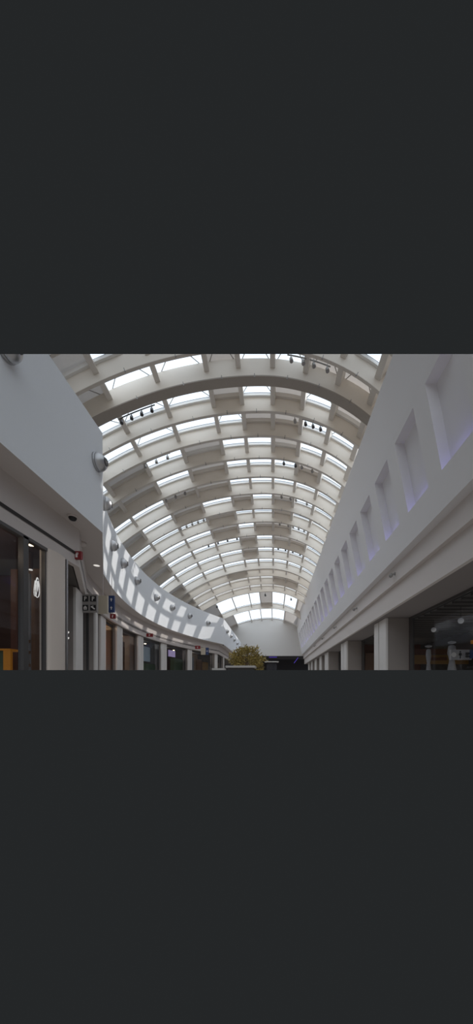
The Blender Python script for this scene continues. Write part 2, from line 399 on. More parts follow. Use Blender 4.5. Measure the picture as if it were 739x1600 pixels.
for n, (a, b) in enumerate(PY):
    t = thing('pier', 'pale-fronted pier of the right shopfronts, %s from the near end' % ORD[n], 'pier', (5.35, (a + b) / 2, 0), 'piers of the right shopfronts')
    MB().box(4.90, 5.85, a, b, -1.6, 2.84).build('core', 'pier_grey', t)
    w = (b - a)
    MB().box(4.84, 4.95, a - .012, a + w * .54, -1.6, 2.84).build('front_panel', 'pier_white', t, bevel=.02)
    MB().box(4.84, 4.95, a + w * .62, b + .012, -1.6, 2.84).build('front_panel', 'pier_white', t, bevel=.02)
# unseen wall under the right springing, added to keep sun off the left wall
mb = MB(); vs = []
for y in (2.0, ENDY): vs += [(4.72, y, 3.6), (4.72, y, prof(4.7, y, HG + .15).z)]
mb.add(vs, [(0, 2, 3, 1)]); struct(mb.build('wall_sun_block', 'plaster_right'), 'unseen wall added under the right vault edge to block sun')
# right shopfront glazing and interiors
edges = [2.0] + [v for p in PY for v in p] + [46.0]
for n in range(len(PY)):
    a, b = edges[2 * n], edges[2 * n + 1]
    t = thing('shop_window', ('dark glazed shopfront before the nearest right pier' if n == 0 else 'dark glazed shopfront between the %s and %s right piers' % (ORD[n - 1], ORD[n])), 'shop window', (5.9, (a + b) / 2, 0), 'glazed shopfronts on the right')
    MB().box(5.90, 5.92, a + .1, b - .25, -1.6, 2.76).build('glass', 'shop_glass', t)
    MB().box(5.86, 5.97, b - .27, b - .02, -1.6, 2.76).build('frame', 'frame_dark', t)
    if n == 0:
        MB().box(5.88, 5.96, 9.0, 9.06, -1.6, 2.76).build('mullion', 'frame_dark', t)
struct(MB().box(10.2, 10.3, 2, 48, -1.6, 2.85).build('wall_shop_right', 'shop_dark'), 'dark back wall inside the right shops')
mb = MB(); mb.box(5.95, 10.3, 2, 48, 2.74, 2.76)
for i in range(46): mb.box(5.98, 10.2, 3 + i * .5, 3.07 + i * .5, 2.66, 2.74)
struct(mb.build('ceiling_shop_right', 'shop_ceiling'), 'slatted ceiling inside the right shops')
struct(MB().box(5.98, 10.2, 21.9, 22.0, -1.6, 2.75).build('wall_shop_divider', 'brown_red'), 'brown partition between right shops')
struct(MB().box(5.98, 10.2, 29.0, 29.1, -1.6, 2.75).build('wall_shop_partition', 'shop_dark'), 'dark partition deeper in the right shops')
# things in the right shop
def at(px, py, d): return Vector(((px - VX) * d / F, d, (VY - py) * d / F))
for (px, py, d, lab) in ((677.5, 984, 13.2, 'left globe lamp hanging inside the dark right shop'), (720, 970, 11.0, 'right globe lamp hanging inside the dark right shop')):
    p = at(px, py, d); t = thing('globe_lamp', lab, 'lamp', p, 'globe lamps in the right shop')
    MB().lathe(p, (0, 0, 1), [(-.1 * math.cos(math.pi * j / 10), max(.004, .1 * math.sin(math.pi * j / 10))) for j in range(11)], 16).build('globe', 'globe', t, smooth=True)
    MB().tube([p + Vector((0, 0, .1)), Vector((p.x, p.y, 2.7))], .01, 5).build('cord', 'dark_metal', t)
a = at(651, 1024, 16.5); b = at(720, 1036, 16.5)
t = thing('shop_board', 'long orange-brown board across the back of the right shop', 'board', (a.x, 16.6, b.z))
MB().box(a.x - .1, b.x + .6, 16.5, 16.58, b.z - .05, a.z + .02).build('panel', 'yellow_board', t)
c = at(676, 1029, 16.45); MB().box(c.x - .2, c.x + .75, 16.46, 16.5, c.z - .1, c.z + .06).build('dark_band', 'brown_red', t)
MB().box(a.x - .1, b.x + .6, 16.52, 16.6, a.z + .06, a.z + .34).build('top_panel', 'brown_red', t)
for (px, d, w, ztop, lab) in ((669.5, 12.4, .10, 1014, 'slim pale display post, left in the right shop'), (706, 10.8, .14, 1008, 'pale display post beside the icon panel in the right shop')):
    p = at(px, ztop, d); t = thing('display_post', lab, 'display', (p.x, d, 0), 'display posts in the right shop')
    mb = MB(); zt = p.z
    mb.lathe((p.x, d, -1.6), (0, 0, 1), [(0, w * .9), (1.6, w * .6), (1.6 + zt * .35, w), (1.6 + zt * .6, w * .6), (1.6 + zt * .8, w), (1.6 + zt * .97, w * .8), (1.6 + zt, w * .35)], 14)
    mb.build('post', 'totem', t, smooth=True)
    q = at(px, ztop - 4, d)
    MB().lathe(q, (0, 0, 1), [(-.05, .03), (-.02, .12), (.02, .13), (.05, .03)], 14).build('cap', 'totem', t, smooth=True)

def icon(kind, s):
    """flat pictogram shapes in a unit square, as lists of polygons"""
    circ = lambda cx, cy, r, n=14: [(cx + r * math.cos(2 * math.pi * k / n), cy + r * math.sin(2 * math.pi * k / n)) for k in range(n)]
    R = lambda x0, x1, y0, y1: [(x0, y0), (x1, y0), (x1, y1), (x0, y1)]
    S = {'person': [circ(0, .36, .1), [(-.14, .22), (.14, .22), (.2, -.1), (.08, -.1), (.07, -.45), (-.07, -.45), (-.08, -.1), (-.2, -.1)]],
         'P': [R(-.2, -.06, -.38, .38), R(-.06, .14, .25, .38), R(-.06, .14, -.04, .08), R(.12, .24, .02, .32)],
         'home': [[(-.36, .05), (0, .36), (.36, .05)], R(-.28, -.14, -.36, .05), R(.14, .28, -.36, .05), R(-.14, .14, -.36, -.22), circ(0, -.04, .1)],
         'escalator': [[(-.38, .3), (-.2, .3), (.38, -.16), (.38, -.32), (.18, -.32), (-.38, .12)], circ(-.02, .3, .09)],
         'extinguisher': [R(-.16, .16, -.4, .18), R(-.05, .05, .18, .3), R(-.05, .26, .28, .36), R(.2, .26, .05, .3)],
         'up': [[(0, .38), (.3, .05), (.1, .05), (.1, -.36), (-.1, -.36), (-.1, .05), (-.3, .05)]],
         'ring': [[(.3 * math.cos(2 * math.pi * k / 16), .3 * math.sin(2 * math.pi * k / 16)) for k in range(16)]],
         'bars': [R(-.3, .3, .1, .25), R(-.3, .1, -.1, .03), R(-.3, .2, -.32, -.18)]}
    return [[(x * s, y * s) for x, y in poly] for poly in S[kind]]
def icon_mesh(kind, c, u, w, n, s, th=.006):
    mb = MB(); c, u, w, n = Vector(c), Vector(u), Vector(w), Vector(n)
    for poly in icon(kind, s):
        m = len(poly); vs = [c + u * x + w * y + n * th for x, y in poly] + [c + u * x + w * y for x, y in poly]
        mb.add(vs, [tuple(range(m))] + [(i, (i + 1) % m, m + (i + 1) % m, m + i) for i in range(m)])
    return mb
p0, p1 = at(703, 1031, 10.5), at(737, 1015, 10.5)
t = thing('icon_sign', 'grey panel with dark person icon inside the right shop', 'sign', ((p0.x + p1.x) / 2, 10.5, p0.z))
MB().box(p0.x, p1.x, 10.5, 10.53, p0.z, p1.z).build('board', 'totem', t)
hh = (p1.z - p0.z)
for px, kd in ((719, 'person'), (731, 'bars')):
    q = at(px, 1023, 10.5); plabel(icon_mesh(kd, q, (1, 0, 0), (0, 0, 1), (0, -1, 0), hh * .8).build('icon', 'sign_black', t), 'dark pictogram')
q = at(709, 1023, 10.5); icon_mesh('ring', q, (1, 0, 0), (0, 0, 1), (0, -1, 0), hh * .8).build('icon', 'pier_white', t)
p = at(737.5, 1020, 10.2); tag(MB().box(p.x - .05, p.x + .2, 10.2, 10.25, p.z - .18, p.z + .1).build('shop_poster', 'sign_blue'), 'blue poster at the right edge of the right shop', 'poster')
p = at(738, 1003, 10.2); tag(MB().box(p.x - .03, p.x + .2, 10.2, 10.25, p.z - .06, p.z + .06).build('shop_poster', 'orange_dim'), 'small orange poster at the right edge of the right shop', 'poster')
t = thing('wood_board', 'brown panel glimpsed between the two nearest right piers', 'panel', (7.3, 20.8, 0))
MB().box(6.3, 7.6, 21.7, 21.85, -1.6, 2.1).build('board', 'brown_mid', t)

# ------------------------------------------------------------------ left side: fascia, bulkhead, shops along one plan curve
HB, HT = 3.616, 6.0
def catmull(pts, n=6):
    out = []
    for i in range(len(pts) - 1):
        p0 = pts[max(i - 1, 0)]; p1 = pts[i]; p2 = pts[i + 1]; p3 = pts[min(i + 2, len(pts) - 1)]
        for j in range(n):
            t = j / n
            out.append(tuple(.5 * (2 * b + (c - a) * t + (2 * a - 5 * b + 4 * c - d) * t * t + (3 * b - a - 3 * c + d) * t ** 3) for a, b, c, d in zip(p0, p1, p2, p3)))
    out.append(tuple(pts[-1])); return out
CURVE = catmull([(-5.61, 10.4), (-5.95, 11.45), (-6.35, 12.9), (-6.76, 15.0), (-7.02, 17.5), (-6.98, 20.5), (-6.54, 23.3), (-5.76, 26.2), (-4.62, 29.2)])
PATH = [(-4.1, 1.5), (-4.1, 7.56)] + CURVE + [(-4.78, ENDY)]
def offset(path, o):
    """path moved o to the shop side, mitred"""
    out = []
    for i, p in enumerate(path):
        ns = []
        for a, b in ((i - 1, i), (i, i + 1)):
            if 0 <= a and b < len(path):
                t = (Vector(path[b]) - Vector(path[a])).normalized(); ns.append(Vector((-t.y, t.x)))
        n = sum(ns, Vector((0, 0))).normalized(); k = max(.5, n.dot(ns[0]))
        q = Vector(p) + n * o / k; out.append((q.x, q.y))
    return out
def wall_strip(mb, path, z0, z1):
    vs, fs = [], []
    for x, y in path: vs += [(x, y, z0), (x, y, z1)]
    for i in range(len(path) - 1): fs.append((2 * i, 2 * i + 2, 2 * i + 3, 2 * i + 1))
    return mb.add(vs, fs)
def flat_strip(mb, pa, pb, z):
    vs, fs = [], []
    for a, b in zip(pa, pb): vs += [(*a, z), (*b, z)]
    for i in range(len(pa) - 1): fs.append((2 * i, 2 * i + 1, 2 * i + 3, 2 * i + 2))
    return mb.add(vs, fs)
OB = offset(PATH, .48)
mb = MB(); wall_strip(mb, PATH, HB, HT); flat_strip(mb, PATH, offset(PATH, .3), HT); wall_strip(mb, offset(PATH, .3), HB, HT)
struct(mb.build('wall_left', 'plaster'), 'tall white parapet wall on the left, straight then sweeping in a curve')
mb = MB(); flat_strip(mb, PATH, offset(PATH, .8), HB); struct(mb.build('ceiling_left', 'soffit'), 'soffit under the curved left parapet')
mb = MB(); wall_strip(mb, OB, 2.74, HB - .0); flat_strip(mb, OB, offset(PATH, .62), 2.74)
struct(mb.build('trim_4', 'soffit'), 'bulkhead above the left shopfronts')
OG = offset(PATH, .47); mb = MB(); wall_strip(mb, OG[:2], 2.975, 3.045); wall_strip(mb, OG[1:], 2.985, 3.02); wall_strip(mb, OG[1:], 3.05, 3.075)
struct(mb.build('trim_5', 'groove'), 'dark double slot along the left bulkhead')
mb = MB(); mb.box(-8.2, -4.70, 1.5, 6.9, 2.72, 2.735); struct(mb.build('ceiling_shop_near', 'brown_dark'), 'dark ceiling inside the nearest left shop')
mb = MB(); flat_strip(mb, offset(PATH, .6), offset(PATH, 3.2), 2.74); struct(mb.build('ceiling_shop_left', 'shop_ceiling'), 'ceiling inside the left shops')
def sub(path, ya, yb): return [p for p in path if ya <= p[1] <= yb]
def ray_on(path, px):
    """point where the picture column px crosses the plan path, with the tangent there"""
    m = (px - VX) / F
    best = None
    for a, b in zip(path[:-1], path[1:]):
        fa, fb = a[0] - m * a[1], b[0] - m * b[1]
        if fa * fb <= 0 and fa != fb:
            t = fa / (fa - fb); p = Vector((a[0] + (b[0] - a[0]) * t, a[1] + (b[1] - a[1]) * t)); best = (p, (Vector(b) - Vector(a)).normalized())
            if p.y > 3: break
    return best
OS = offset(PATH, .62)
# piers of the left shops
def pier(p, tg, w, lab, dep=.42, top=2.74):
    n = Vector((-tg.y, tg.x, 0)); u = Vector((tg.x, tg.y, 0)); c = Vector((p.x, p.y, 0)) + n * dep / 2
    t = thing('pier', lab, 'pier', (p.x, p.y, 0), 'piers of the left shopfronts')
    MB().obox(c + Vector((0, 0, (top - 1.6) / 2)) + n * .03, u, n, (0, 0, 1), w, dep, top + 1.6).build('core', 'pier_grey', t)
    h = top + 1.58
    MB().obox(c - n * (dep / 2 + .0) + Vector((0, 0, h / 2 - 1.6)) - u * w * .22, u, n, (0, 0, 1), w * .56, .09, h).build('front_panel', 'pier_white', t, bevel=.02)
    MB().obox(c - n * (dep / 2 - .01) + Vector((0, 0, h / 2 - 1.6)) + u * w * .32, u, n, (0, 0, 1), w * .34, .07, h).build('front_panel', 'pier_white', t, bevel=.02)
PIERS = []
P1d0, P1d1 = 6.39, 6.98
# near pier with a rounded front
t = thing('pier', 'nearest rounded pale pier, right of the white loop logo', 'pier', (-4.6, 6.68, 0), 'piers of the left shopfronts')
mb = MB(); n = 14; vs = []
for z in (-1.6, 2.74):
    for j in range(n + 1):
        an = math.pi * j / n; vs.append((-4.62 + .10 * math.sin(an) ** .6, 6.66 - .27 * math.cos(an), z))
    vs += [(-4.74, 6.93, z), (-4.74, 6.39, z)]
m = n + 3
mb.add(vs, [(i, (i + 1) % m, m + (i + 1) % m, m + i) for i in range(m)] + [tuple(range(m, 2 * m))])
mb.build('shaft', 'pier_warm', t)
MB().box(-4.66, -4.56, 6.955, 7.0, -1.6, 2.74).build('edge_strip', 'chrome_plate', t)
MB().box(-4.60, -4.51, 6.38, 6.94, .02, .03).build('joint', 'groove', t)
ray_list = [(150.0, .42, 'narrow pale pier below the black and white pictogram sign'), (160.5, .75, 'pale pier below the cream sign box, left of the orange doorway'),
            (186.5, .85, 'pale pier just right of the orange doorway'), (219.5, .8, 'pale pier right of the shop with the pale blue poster'),
            (256, .78, 'pale pier left of the violet shop sign'), (296.5, .66, 'pale pier right of the violet shop sign'),
            (337.5, .5, 'pale pier near the far corner of the left wall, left of the tree'), (349.5, .5, 'farthest pale pier, tucked beside the tree crown')]
pp = Vector((-5.72, 9.25)); tg = Vector((-.30, .954))
pier(pp, tg, .8, 'second pale pier from the near end, left of the pictogram sign')
spots = [(pp, tg)]
for px, w, lab in ray_list:
    r = ray_on(OS if px < 345 else offset(PATH, .5), px)
    if r: pier(r[0], r[1], w, lab); spots.append(r)
# shop windows between piers
def shop_front(a, b, lab, fr='frame_dark', rails=(2.6,)):
    u = Vector((b.x - a.x, b.y - a.y, 0)); L = u.length; u.normalize(); n = Vector((-u.y, u.x, 0)); c = (Vector((a.x, a.y, 0)) + Vector((b.x, b.y, 0))) / 2 + n * .2
    t = thing('shop_window', lab, 'shop window', (c.x, c.y, 0), 'glazed shopfronts on the left')
    MB().obox(c + Vector((0, 0, .55)), u, n, (0, 0, 1), L - .8, .02, 4.2).build('glass', 'shop_glass', t)
    mb = MB()
    for s in (-1, 1): mb.obox(c + u * s * (L / 2 - .43) + Vector((0, 0, .57)), u, n, (0, 0, 1), .06, .08, 4.34)
    for z in rails: mb.obox(c + Vector((0, 0, z + .05)), u, n, (0, 0, 1), L - .92, .08, .12)
    mb.build('frame', fr, t)
    return c, u, n
wlabs = ['slim shopfront glazing below the pictogram sign', 'narrow glazed strip between the sign piers', 'glazed doorway of the orange lit shop', 'glazed shopfront with a pale blue poster behind it', 'glazed shopfront with dark green lower display',
         'glazed shopfront with the violet shop sign', 'glazed shopfront between the violet sign and the far corner', 'last narrow glazed shopfront beside the tree']
CU = []
for i in range(len(spots) - 1):
    CU.append(shop_front(spots[i][0], spots[i + 1][0], wlabs[i]))
# near shop, straight run
t = thing('shop_window', 'dark glazed shopfront at the left edge carrying the white loop logo', 'shop window', (-4.62, 4.5, 0), 'glazed shopfronts on the left')
MB().box(-4.65, -4.63, 2, 5.80, -1.6, 2.70).build('glass', 'shop_glass', t); MB().box(-4.65, -4.63, 5.88, 6.38, -1.6, 2.70).build('glass', 'shop_glass', t)
mb = MB(); mb.box(-4.68, -4.58, 5.78, 5.90, -1.6, 2.72); mb.box(-4.68, -4.58, 2, 6.4, 2.68, 2.74); mb.box(-4.68, -4.60, 6.355, 6.385, -1.6, 2.72); mb.build('frame', 'frame_dark', t)
struct(MB().box(-8.2, -8.1, 1.5, 8.2, -1.6, 2.74).build('wall_shop_near', 'brown_dark'), 'dark brown back wall inside the nearest left shop')
struct(MB().box(-8.1, -5.32, 8.0, 8.1, -1.6, 2.74).build('wall_shop_side', 'brown_dark'), 'dark brown side wall inside the nearest left shop')
q = MB().box(-5.62, -4.9, 7.2, 7.25, -1.6, 2.62).build('wood_board', 'brown_mid'); tag(q, 'tall tan wood panel behind the loop logo in the nearest shop', 'panel')
q = MB().box(-5.25, -5.10, 6.6, 6.64, -1.6, 2.3).build('display_board', 'shop_grey'); tag(q, 'grey-blue display panel left of the loop logo behind glass', 'panel')
for i, z in enumerate((.35, .62, .85)):
    q = MB().box(-5.27, -5.08, 6.56, 6.60, z, z + .06).build('shelf', 'brown_mid'); tag(q, '%s brown shelf in the display below the loop logo' % ('lowest', 'middle', 'topmost')[i], 'shelf', 'shelves below the loop logo')
q = MB().box(-5.75, -5.60, 6.9, 6.94, -1.6, 2.5).build('wood_board', 'brown_red'); tag(q, 'reddish wood panel in the nearest shop, left of the dark frame', 'panel')
# orange cabinet
t = thing('cabinet', 'orange cabinet glowing at the bottom left corner behind the glass', 'cabinet', (-5.2, 6.05, -1.6))
a = at(5, 1016, 6.05); b = at(16.5, 1016, 6.05)
MB().box(a.x, b.x, 6.05, 6.1, -.2, a.z).build('side_panel', 'orange_dim', t); MB().box(-6.0, b.x, 6.04, 6.4, a.z, a.z + .03).build('top', 'orange_dim', t)
MB().box(-6.0, a.x, 6.12, 6.14, -.2, a.z).build('door', 'green_dark', t)
for n, (px, py, d, rx) in enumerate(((48, 852, 6.20, .055), (52.5, 854.5, 6.35, .06), (25, 842, 6.5, .04), (48, 891, 6.58, .035))):
    p = at(px, py, d)
    t = thing('downlight', ('left warm lamp of the bright pair above the loop logo', 'right warm lamp of the bright pair above the loop logo', 'faint warm lamp deep in the dark shop at the left', 'small dim lamp reflected above the loop logo')[n], 'lamp', p, 'warm lamps in the nearest shop')
    MB().lathe(p, (0, 0, 1), [(0, rx), (.015, rx), (.03, rx * .6)], 16).build('lamp_face', 'warm_lamp' if n < 2 else 'soft_lamp', t)
    MB().lathe(p + Vector((0, 0, .02)), (0, 0, 1), [(0, rx * 1.15), (2.74 - p.z - .02, rx * 1.15)], 12).build('housing', 'brown_dark', t)
# loop logo on the glass
t = thing('logo', 'white elongated loop emblem on the nearest left shop glass', 'logo', (-4.6, 6.1, 1.6))
def logo_pt(px, py): 
    d = 4.6 * F / (VX - px); return Vector((-4.6, d, (VY - py) * d / F))
def loop(cx, cy0, cy1, w0, w1, n=28):
    pts = []
    for k in range(n + 1):
        a = 2 * math.pi * k / n; s = (1 - math.cos(a)) / 2; w = w0 + (w1 - w0) * s
        pts.append(logo_pt(cx + w * math.sin(a), cy0 + (cy1 - cy0) * s))
    return pts
MB().tube(loop(58.3, 902.5, 933.5, 2.2, 4.2), .008, 5).build('outline', 'logo_white', t)
MB().tube(loop(55.0, 907, 931.5, .6, 3.0), .006, 5).build('outline', 'logo_white', t)
mb = MB(); pts = loop(58.6, 903, 925, 2.8, .6, 20); mb.add([p + Vector((.004, 0, 0)) for p in pts[:-1]], [tuple(range(20))]); mb.build('blade', 'logo_white', t)
p = logo_pt(58.4, 906.5); MB().lathe(p + Vector((.006, 0, 0)), (1, 0, 0), [(0, .018), (.004, .018)], 12).build('eyelet', 'sign_black', t)

# shop interiors along the curve
inner = offset(PATH, 2.6)
segs = [(8.2, 12.6, 'shop_grey'), (12.6, 14.9, 'orange_dim'), (14.9, 18.4, 'shop_tan'), (18.4, 22.6, 'shop_grey'), (22.6, 26.4, 'shop_dark'), (26.4, ENDY, 'shop_tan')]
for n, (a, b, m) in enumerate(segs):
    pts = sub(inner, a - .6, b + .6)
    if len(pts) > 1:
        mb = MB(); wall_strip(mb, pts, -1.6, 2.74); struct(mb.build('wall_shop_back_%d' % (n + 1), m), 'back wall inside a left shop')
for n, (i, m) in enumerate(((1, 'shop_dark'), (3, 'orange'), (4, 'shop_tan'), (5, 'shop_dark'), (6, 'shop_dark'), (7, 'shop_dark'))):
    p, tg = spots[i]; nn = Vector((-tg.y, tg.x, 0)); c = Vector((p.x, p.y, .57)) + nn * 1.5
    struct(MB().obox(c, (tg.x, tg.y, 0), nn, (0, 0, 1), .1, 2.1, 4.34).build('wall_shop_cross_%d' % (n + 1), m), 'partition between left shops')
def behind(i, f, dep, w, z0, z1, m, name, lab, cat, th=.04):
    a, b = spots[i][0], spots[i + 1][0]; u = Vector((b.x - a.x, b.y - a.y, 0)).normalized(); n = Vector((-u.y, u.x, 0))
    c = Vector((a.x + (b.x - a.x) * f, a.y + (b.y - a.y) * f, (z0 + z1) / 2)) + n * dep
    return tag(MB().obox(c, u, n, (0, 0, 1), w, th, z1 - z0).build(name, m), lab, cat)
behind(2, .55, .75, 1.5, -1.6, 2.5, 'orange', 'display_board', 'glowing orange panel in the doorway between two left piers', 'panel')
behind(3, .30, .5, .7, 1.0, 1.9, 'poster_blue', 'shop_poster', 'pale blue poster in a left shop window', 'poster')
behind(3, .72, .7, .6, -1.6, 2.3, 'brown_mid', 'display_board', 'brown panel right of the pale blue poster', 'panel')
behind(3, .3, .55, .9, -1.6, .9, 'shop_tan', 'shop_counter', 'tan counter below the pale blue poster', 'counter', .4)
behind(4, .5, .5, 2.2, -1.6, 1.25, 'green_dark', 'shop_display', 'dark green low display in a left shop window', 'display', .3)
behind(4, .5, .8, 2.6, 1.45, 2.4, 'poster_blue', 'shop_poster', 'wide pale blue poster above the dark green display', 'poster')
behind(5, .25, -.05, .9, 1.9, 2.35, 'violet_panel', 'shop_sign', 'violet and white sign hung across a left shop window', 'sign')
behind(5, .30, .6, .9, -1.6, 1.8, 'brown_dark', 'shop_display', 'dark brown display below the violet sign', 'display', .3)
behind(5, .75, .6, 1.4, -1.6, 1.9, 'green_dark', 'shop_display', 'dark display right of the violet sign', 'display', .3)
behind(6, .2, .5, .9, -1.6, 2.2, 'shop_grey', 'display_board', 'grey-blue panel in the shop past the violet sign', 'panel')
behind(6, .5, .5, .8, -1.6, 2.1, 'brown_mid', 'display_board', 'brown panel in the shop past the violet sign', 'panel')
behind(6, .75, .5, .9, -1.6, 1.9, 'yellow_board', 'display_board', 'yellowish panel in the shop before the far left corner', 'panel')
# lamps in the shops
for n, (i, f, z, lab) in enumerate(((0, .2, 1.45, 'upper sparkling lamp in the gap right of the nearest pier'), (0, .2, 1.25, 'lower sparkling lamp in the gap right of the nearest pier'), (4, .5, 2.5, 'downlight inside the shop with the green display'), (5, .6, 2.5, 'downlight inside the shop with the violet sign'), (3, .5, 2.5, 'downlight inside the shop with the pale blue poster'))):
    a, b = spots[i][0], spots[i + 1][0]; c = Vector((a.x + (b.x - a.x) * f, a.y + (b.y - a.y) * f, z)) + Vector((-.5, 0, 0))
    if n < 2: c = at(106, (988, 997)[n], 8.6)
    t = thing('downlight', lab, 'lamp', c, 'lamps in the left shops')
    s = .03 if n < 2 else .07
    MB().lathe(c, (0, 0, 1), [(-.03, s * .5), (0, s), (.02, s)], 12).build('lamp_face', 'warm_lamp' if n > 1 else 'soft_lamp', t)
    MB().tube([c, Vector((c.x, c.y, 2.73))], .01, 5).build('stem', 'dark_metal', t)

# dome wall lamps on the parapet
def near_path(px, z, py): 
    d = z * F / (VY - py); return Vector(((px - VX) * d / F, d))
def path_at_y(y):
    for a, b in zip(PATH[:-1], PATH[1:]):
        if a[1] <= y <= b[1]:
            t = (y - a[1]) / (b[1] - a[1]); tg = (Vector(b) - Vector(a)).normalized()
            return Vector((a[0] + (b[0] - a[0]) * t, y)), Vector((tg.y, -tg.x, 0))
DY = [4.8, 7.3, 8.95, 11.7, 13.45, 15.7, 18.8, 21.3, 23.9, 26.7, 31.0, 34.0, 37.0, 40.3, 43.5]
LN = ['dome wall lamp cut by the top edge, nearest on the left parapet', 'dome wall lamp by the corner of the straight left parapet', 'dome wall lamp on the hidden return, just below the corner one']
for n, y in enumerate(DY):
    p, nr = path_at_y(y); z = 5.12; c = Vector((p.x, p.y, z)); r = .20 if n < 3 else .21
    lab = 'silver ' + (LN[n] if n < 3 else 'dome wall lamp, %s from the near end along the left parapet' % ORD[n])
    t = thing('wall_lamp', lab, 'lamp', c, 'dome lamps along the left parapet')
    MB().lathe(c, nr, [(0, r), (.035, r), (.05, r * .96)], 24).build('back_plate', 'chrome_plate', t)
    pr = [(.05 + r * .95 * math.sin(a), r * .95 * math.cos(a)) for a in [math.radians(q) for q in range(0, 67, 6)]]
    dm = MB().lathe(c, nr, pr, 28).build('dome', 'chrome', t, smooth=True)
    e = pr[-1]
    MB().lathe(c, nr, [(e[0] - .012, e[1] + .012), (e[0] + .012, e[1] + .006), (e[0] + .014, e[1] - .02)], 24).build('rim', 'dark_metal', dm or t)
    MB().lathe(c, nr, [(e[0] + .002, e[1] - .02), (e[0] + .012, e[1] * .5), (e[0] + .016, .01)], 24).build('lens', 'lamp_grey', dm or t, smooth=True)

# ceiling camera, downlights in the left soffit
p = Vector((-4.32, 6.75, HB)); p = at(113.5, 806, 493 * HB / 262)
t = thing('security_camera', 'black dome security camera under the left soffit', 'camera', p)
c = Vector((p.x, p.y, HB))
MB().lathe(c, (0, 0, -1), [(0, .10), (.03, .10), (.04, .085)], 20).build('housing', 'soffit', t)
MB().lathe(c, (0, 0, -1), [(.035, .08), (.06, .078), (.09, .06), (.105, .03), (.11, .005)], 20).build('dome', 'sign_black', t, smooth=True)
for n, (px, py, lab) in enumerate(((151, 883, 'bright downlight in the soffit by the parapet corner'), (134, 911, 'faint downlight in the soffit above the pictogram sign'))):
    d = F * HB / (VY - py); p = Vector(((px - VX) * d / F, d, HB))
    t = thing('downlight', lab, 'lamp', p, 'downlights in the left soffit')
    MB().lathe(p, (0, 0, -1), [(0, .115), (.012, .115), (.015, .09)], 20).build('trim_ring', 'sill_white', t)
    MB().lathe(p, (0, 0, -1), [(.013, .09), (.016, .085)], 20).build('lamp_face', 'soft_lamp', t)
d = F * HB / (VY - 848); p = Vector(((127 - VX) * d / F, d, HB))
t = thing('speaker', 'round pale ceiling speaker near the red sign', 'speaker', p); MB().lathe(p, (0, 0, -1), [(0, .12), (.05, .12), (.09, .08), (.1, .01)], 20).build('shell', 'soffit', t, smooth=True)
for n, (px, py) in enumerate(((206, 969), (351, 1008.5))):
    d = F * (HB - .06) / (VY - py); p = Vector(((px - VX) * d / F - .12, d, HB))
    t = thing('security_camera', ('small pale camera under the middle of the curved soffit', 'small dark camera under the far end of the curved soffit')[n], 'camera', p, 'small cameras under the curved soffit')
    MB().lathe(p, (0, 0, -1), [(0, .08), (.04, .08), (.09, .05), (.11, .01)], 14).build('shell', 'lamp_grey', t, smooth=True)

# signs
def wall_sign(name, px0, px1, py0, py1, d, lab, m, icons=(), frame=None, yaw=0):
    a = at(px0, py1, d); b = at(px1, py0, d)
    c = (a + b) / 2; w, h = b.x - a.x, b.z - a.z
    u = Vector((math.cos(yaw), math.sin(yaw), 0)); n = Vector((math.sin(yaw), -math.cos(yaw), 0))
    t = thing(name, lab, 'sign', (c.x, c.y, a.z))
    MB().obox(c, u, n, (0, 0, 1), w / max(.3, math.cos(yaw)), .07, h).build('board', m, t)
    for (fx, fz, s, kind, mi, back) in icons:
        q = c + u * fx * w + Vector((0, 0, fz * h)) + n * .037
        par = t
        if back: par = MB().obox(q, u, n, (0, 0, 1), s, .008, s).build('tile', back, t); q = q + n * .004
        plabel(icon_mesh(kind, q, u, (0, 0, 1), n, s * .95).build('icon', mi, par), {'P': 'letter P pictogram', 'home': 'house-shaped pictogram', 'escalator': 'escalator pictogram', 'extinguisher': 'white extinguisher mark', 'up': 'white arrow mark', 'ring': 'white disc', 'person': 'person mark', 'bars': 'text bars'}[kind])
    return t, c, w, h
dS = 9.6; name_far = False
t, c, w, h = wall_sign('pictogram_sign', 128.5, 152.5, 929, 957, dS, 'grey hanging sign with four black pictogram tiles', 'sign_grey',
    ((-.25, .25, .17, 'P', 'sign_white', 'sign_black'), (.25, .25, .17, 'P', 'sign_white', 'sign_black'), (-.25, -.25, .17, 'home', 'sign_white', 'sign_black'), (.25, -.25, .17, 'escalator', 'sign_white', 'sign_black')))
MB().tube([(c.x, c.y, c.z + h / 2), (c.x, c.y, HB if name_far else 2.74)], .007, 6).build('rod', 'soffit', t)
name_far = True
t, c, w, h = wall_sign('sign_box', 153.5, 168.5, 931, 959, 10.0, 'plain cream sign box beside the pictogram sign', 'sign_cream')
MB().tube([(c.x, c.y, c.z + h / 2), (c.x, c.y, HB if name_far else 2.74)], .007, 6).build('rod', 'soffit', t)
t, c, w, h = wall_sign('direction_sign', 170.5, 179, 931, 957, 10.4, 'narrow blue hanging sign with two white marks', 'sign_blue', ((0, .25, .15, 'up', 'sign_white', None), (0, -.25, .15, 'up', 'sign_white', None)))
MB().tube([(c.x, c.y, c.z + h / 2), (c.x, c.y, HB if name_far else 2.74)], .007, 6).build('rod', 'soffit', t)
t, c, w, h = wall_sign('fire_sign', 114.5, 128, 862, 874, 7.3, 'red extinguisher sign at the bulkhead corner', 'red_sign', ((0, 0, .15, 'extinguisher', 'sign_white', None),))
t, c, w, h = wall_sign('fire_sign', 172.5, 180.5, 959.5, 966.5, 12.6, 'small red sign just below the narrow blue sign', 'red_sign', ((0, 0, .14, 'extinguisher', 'sign_white', None),))
t, c, w, h = wall_sign('fire_sign', 229, 239, 990, 995, 18.2, 'small red sign on the bulkhead in the middle of the curve', 'red_sign', ((0, 0, .14, 'bars', 'sign_white', None),))
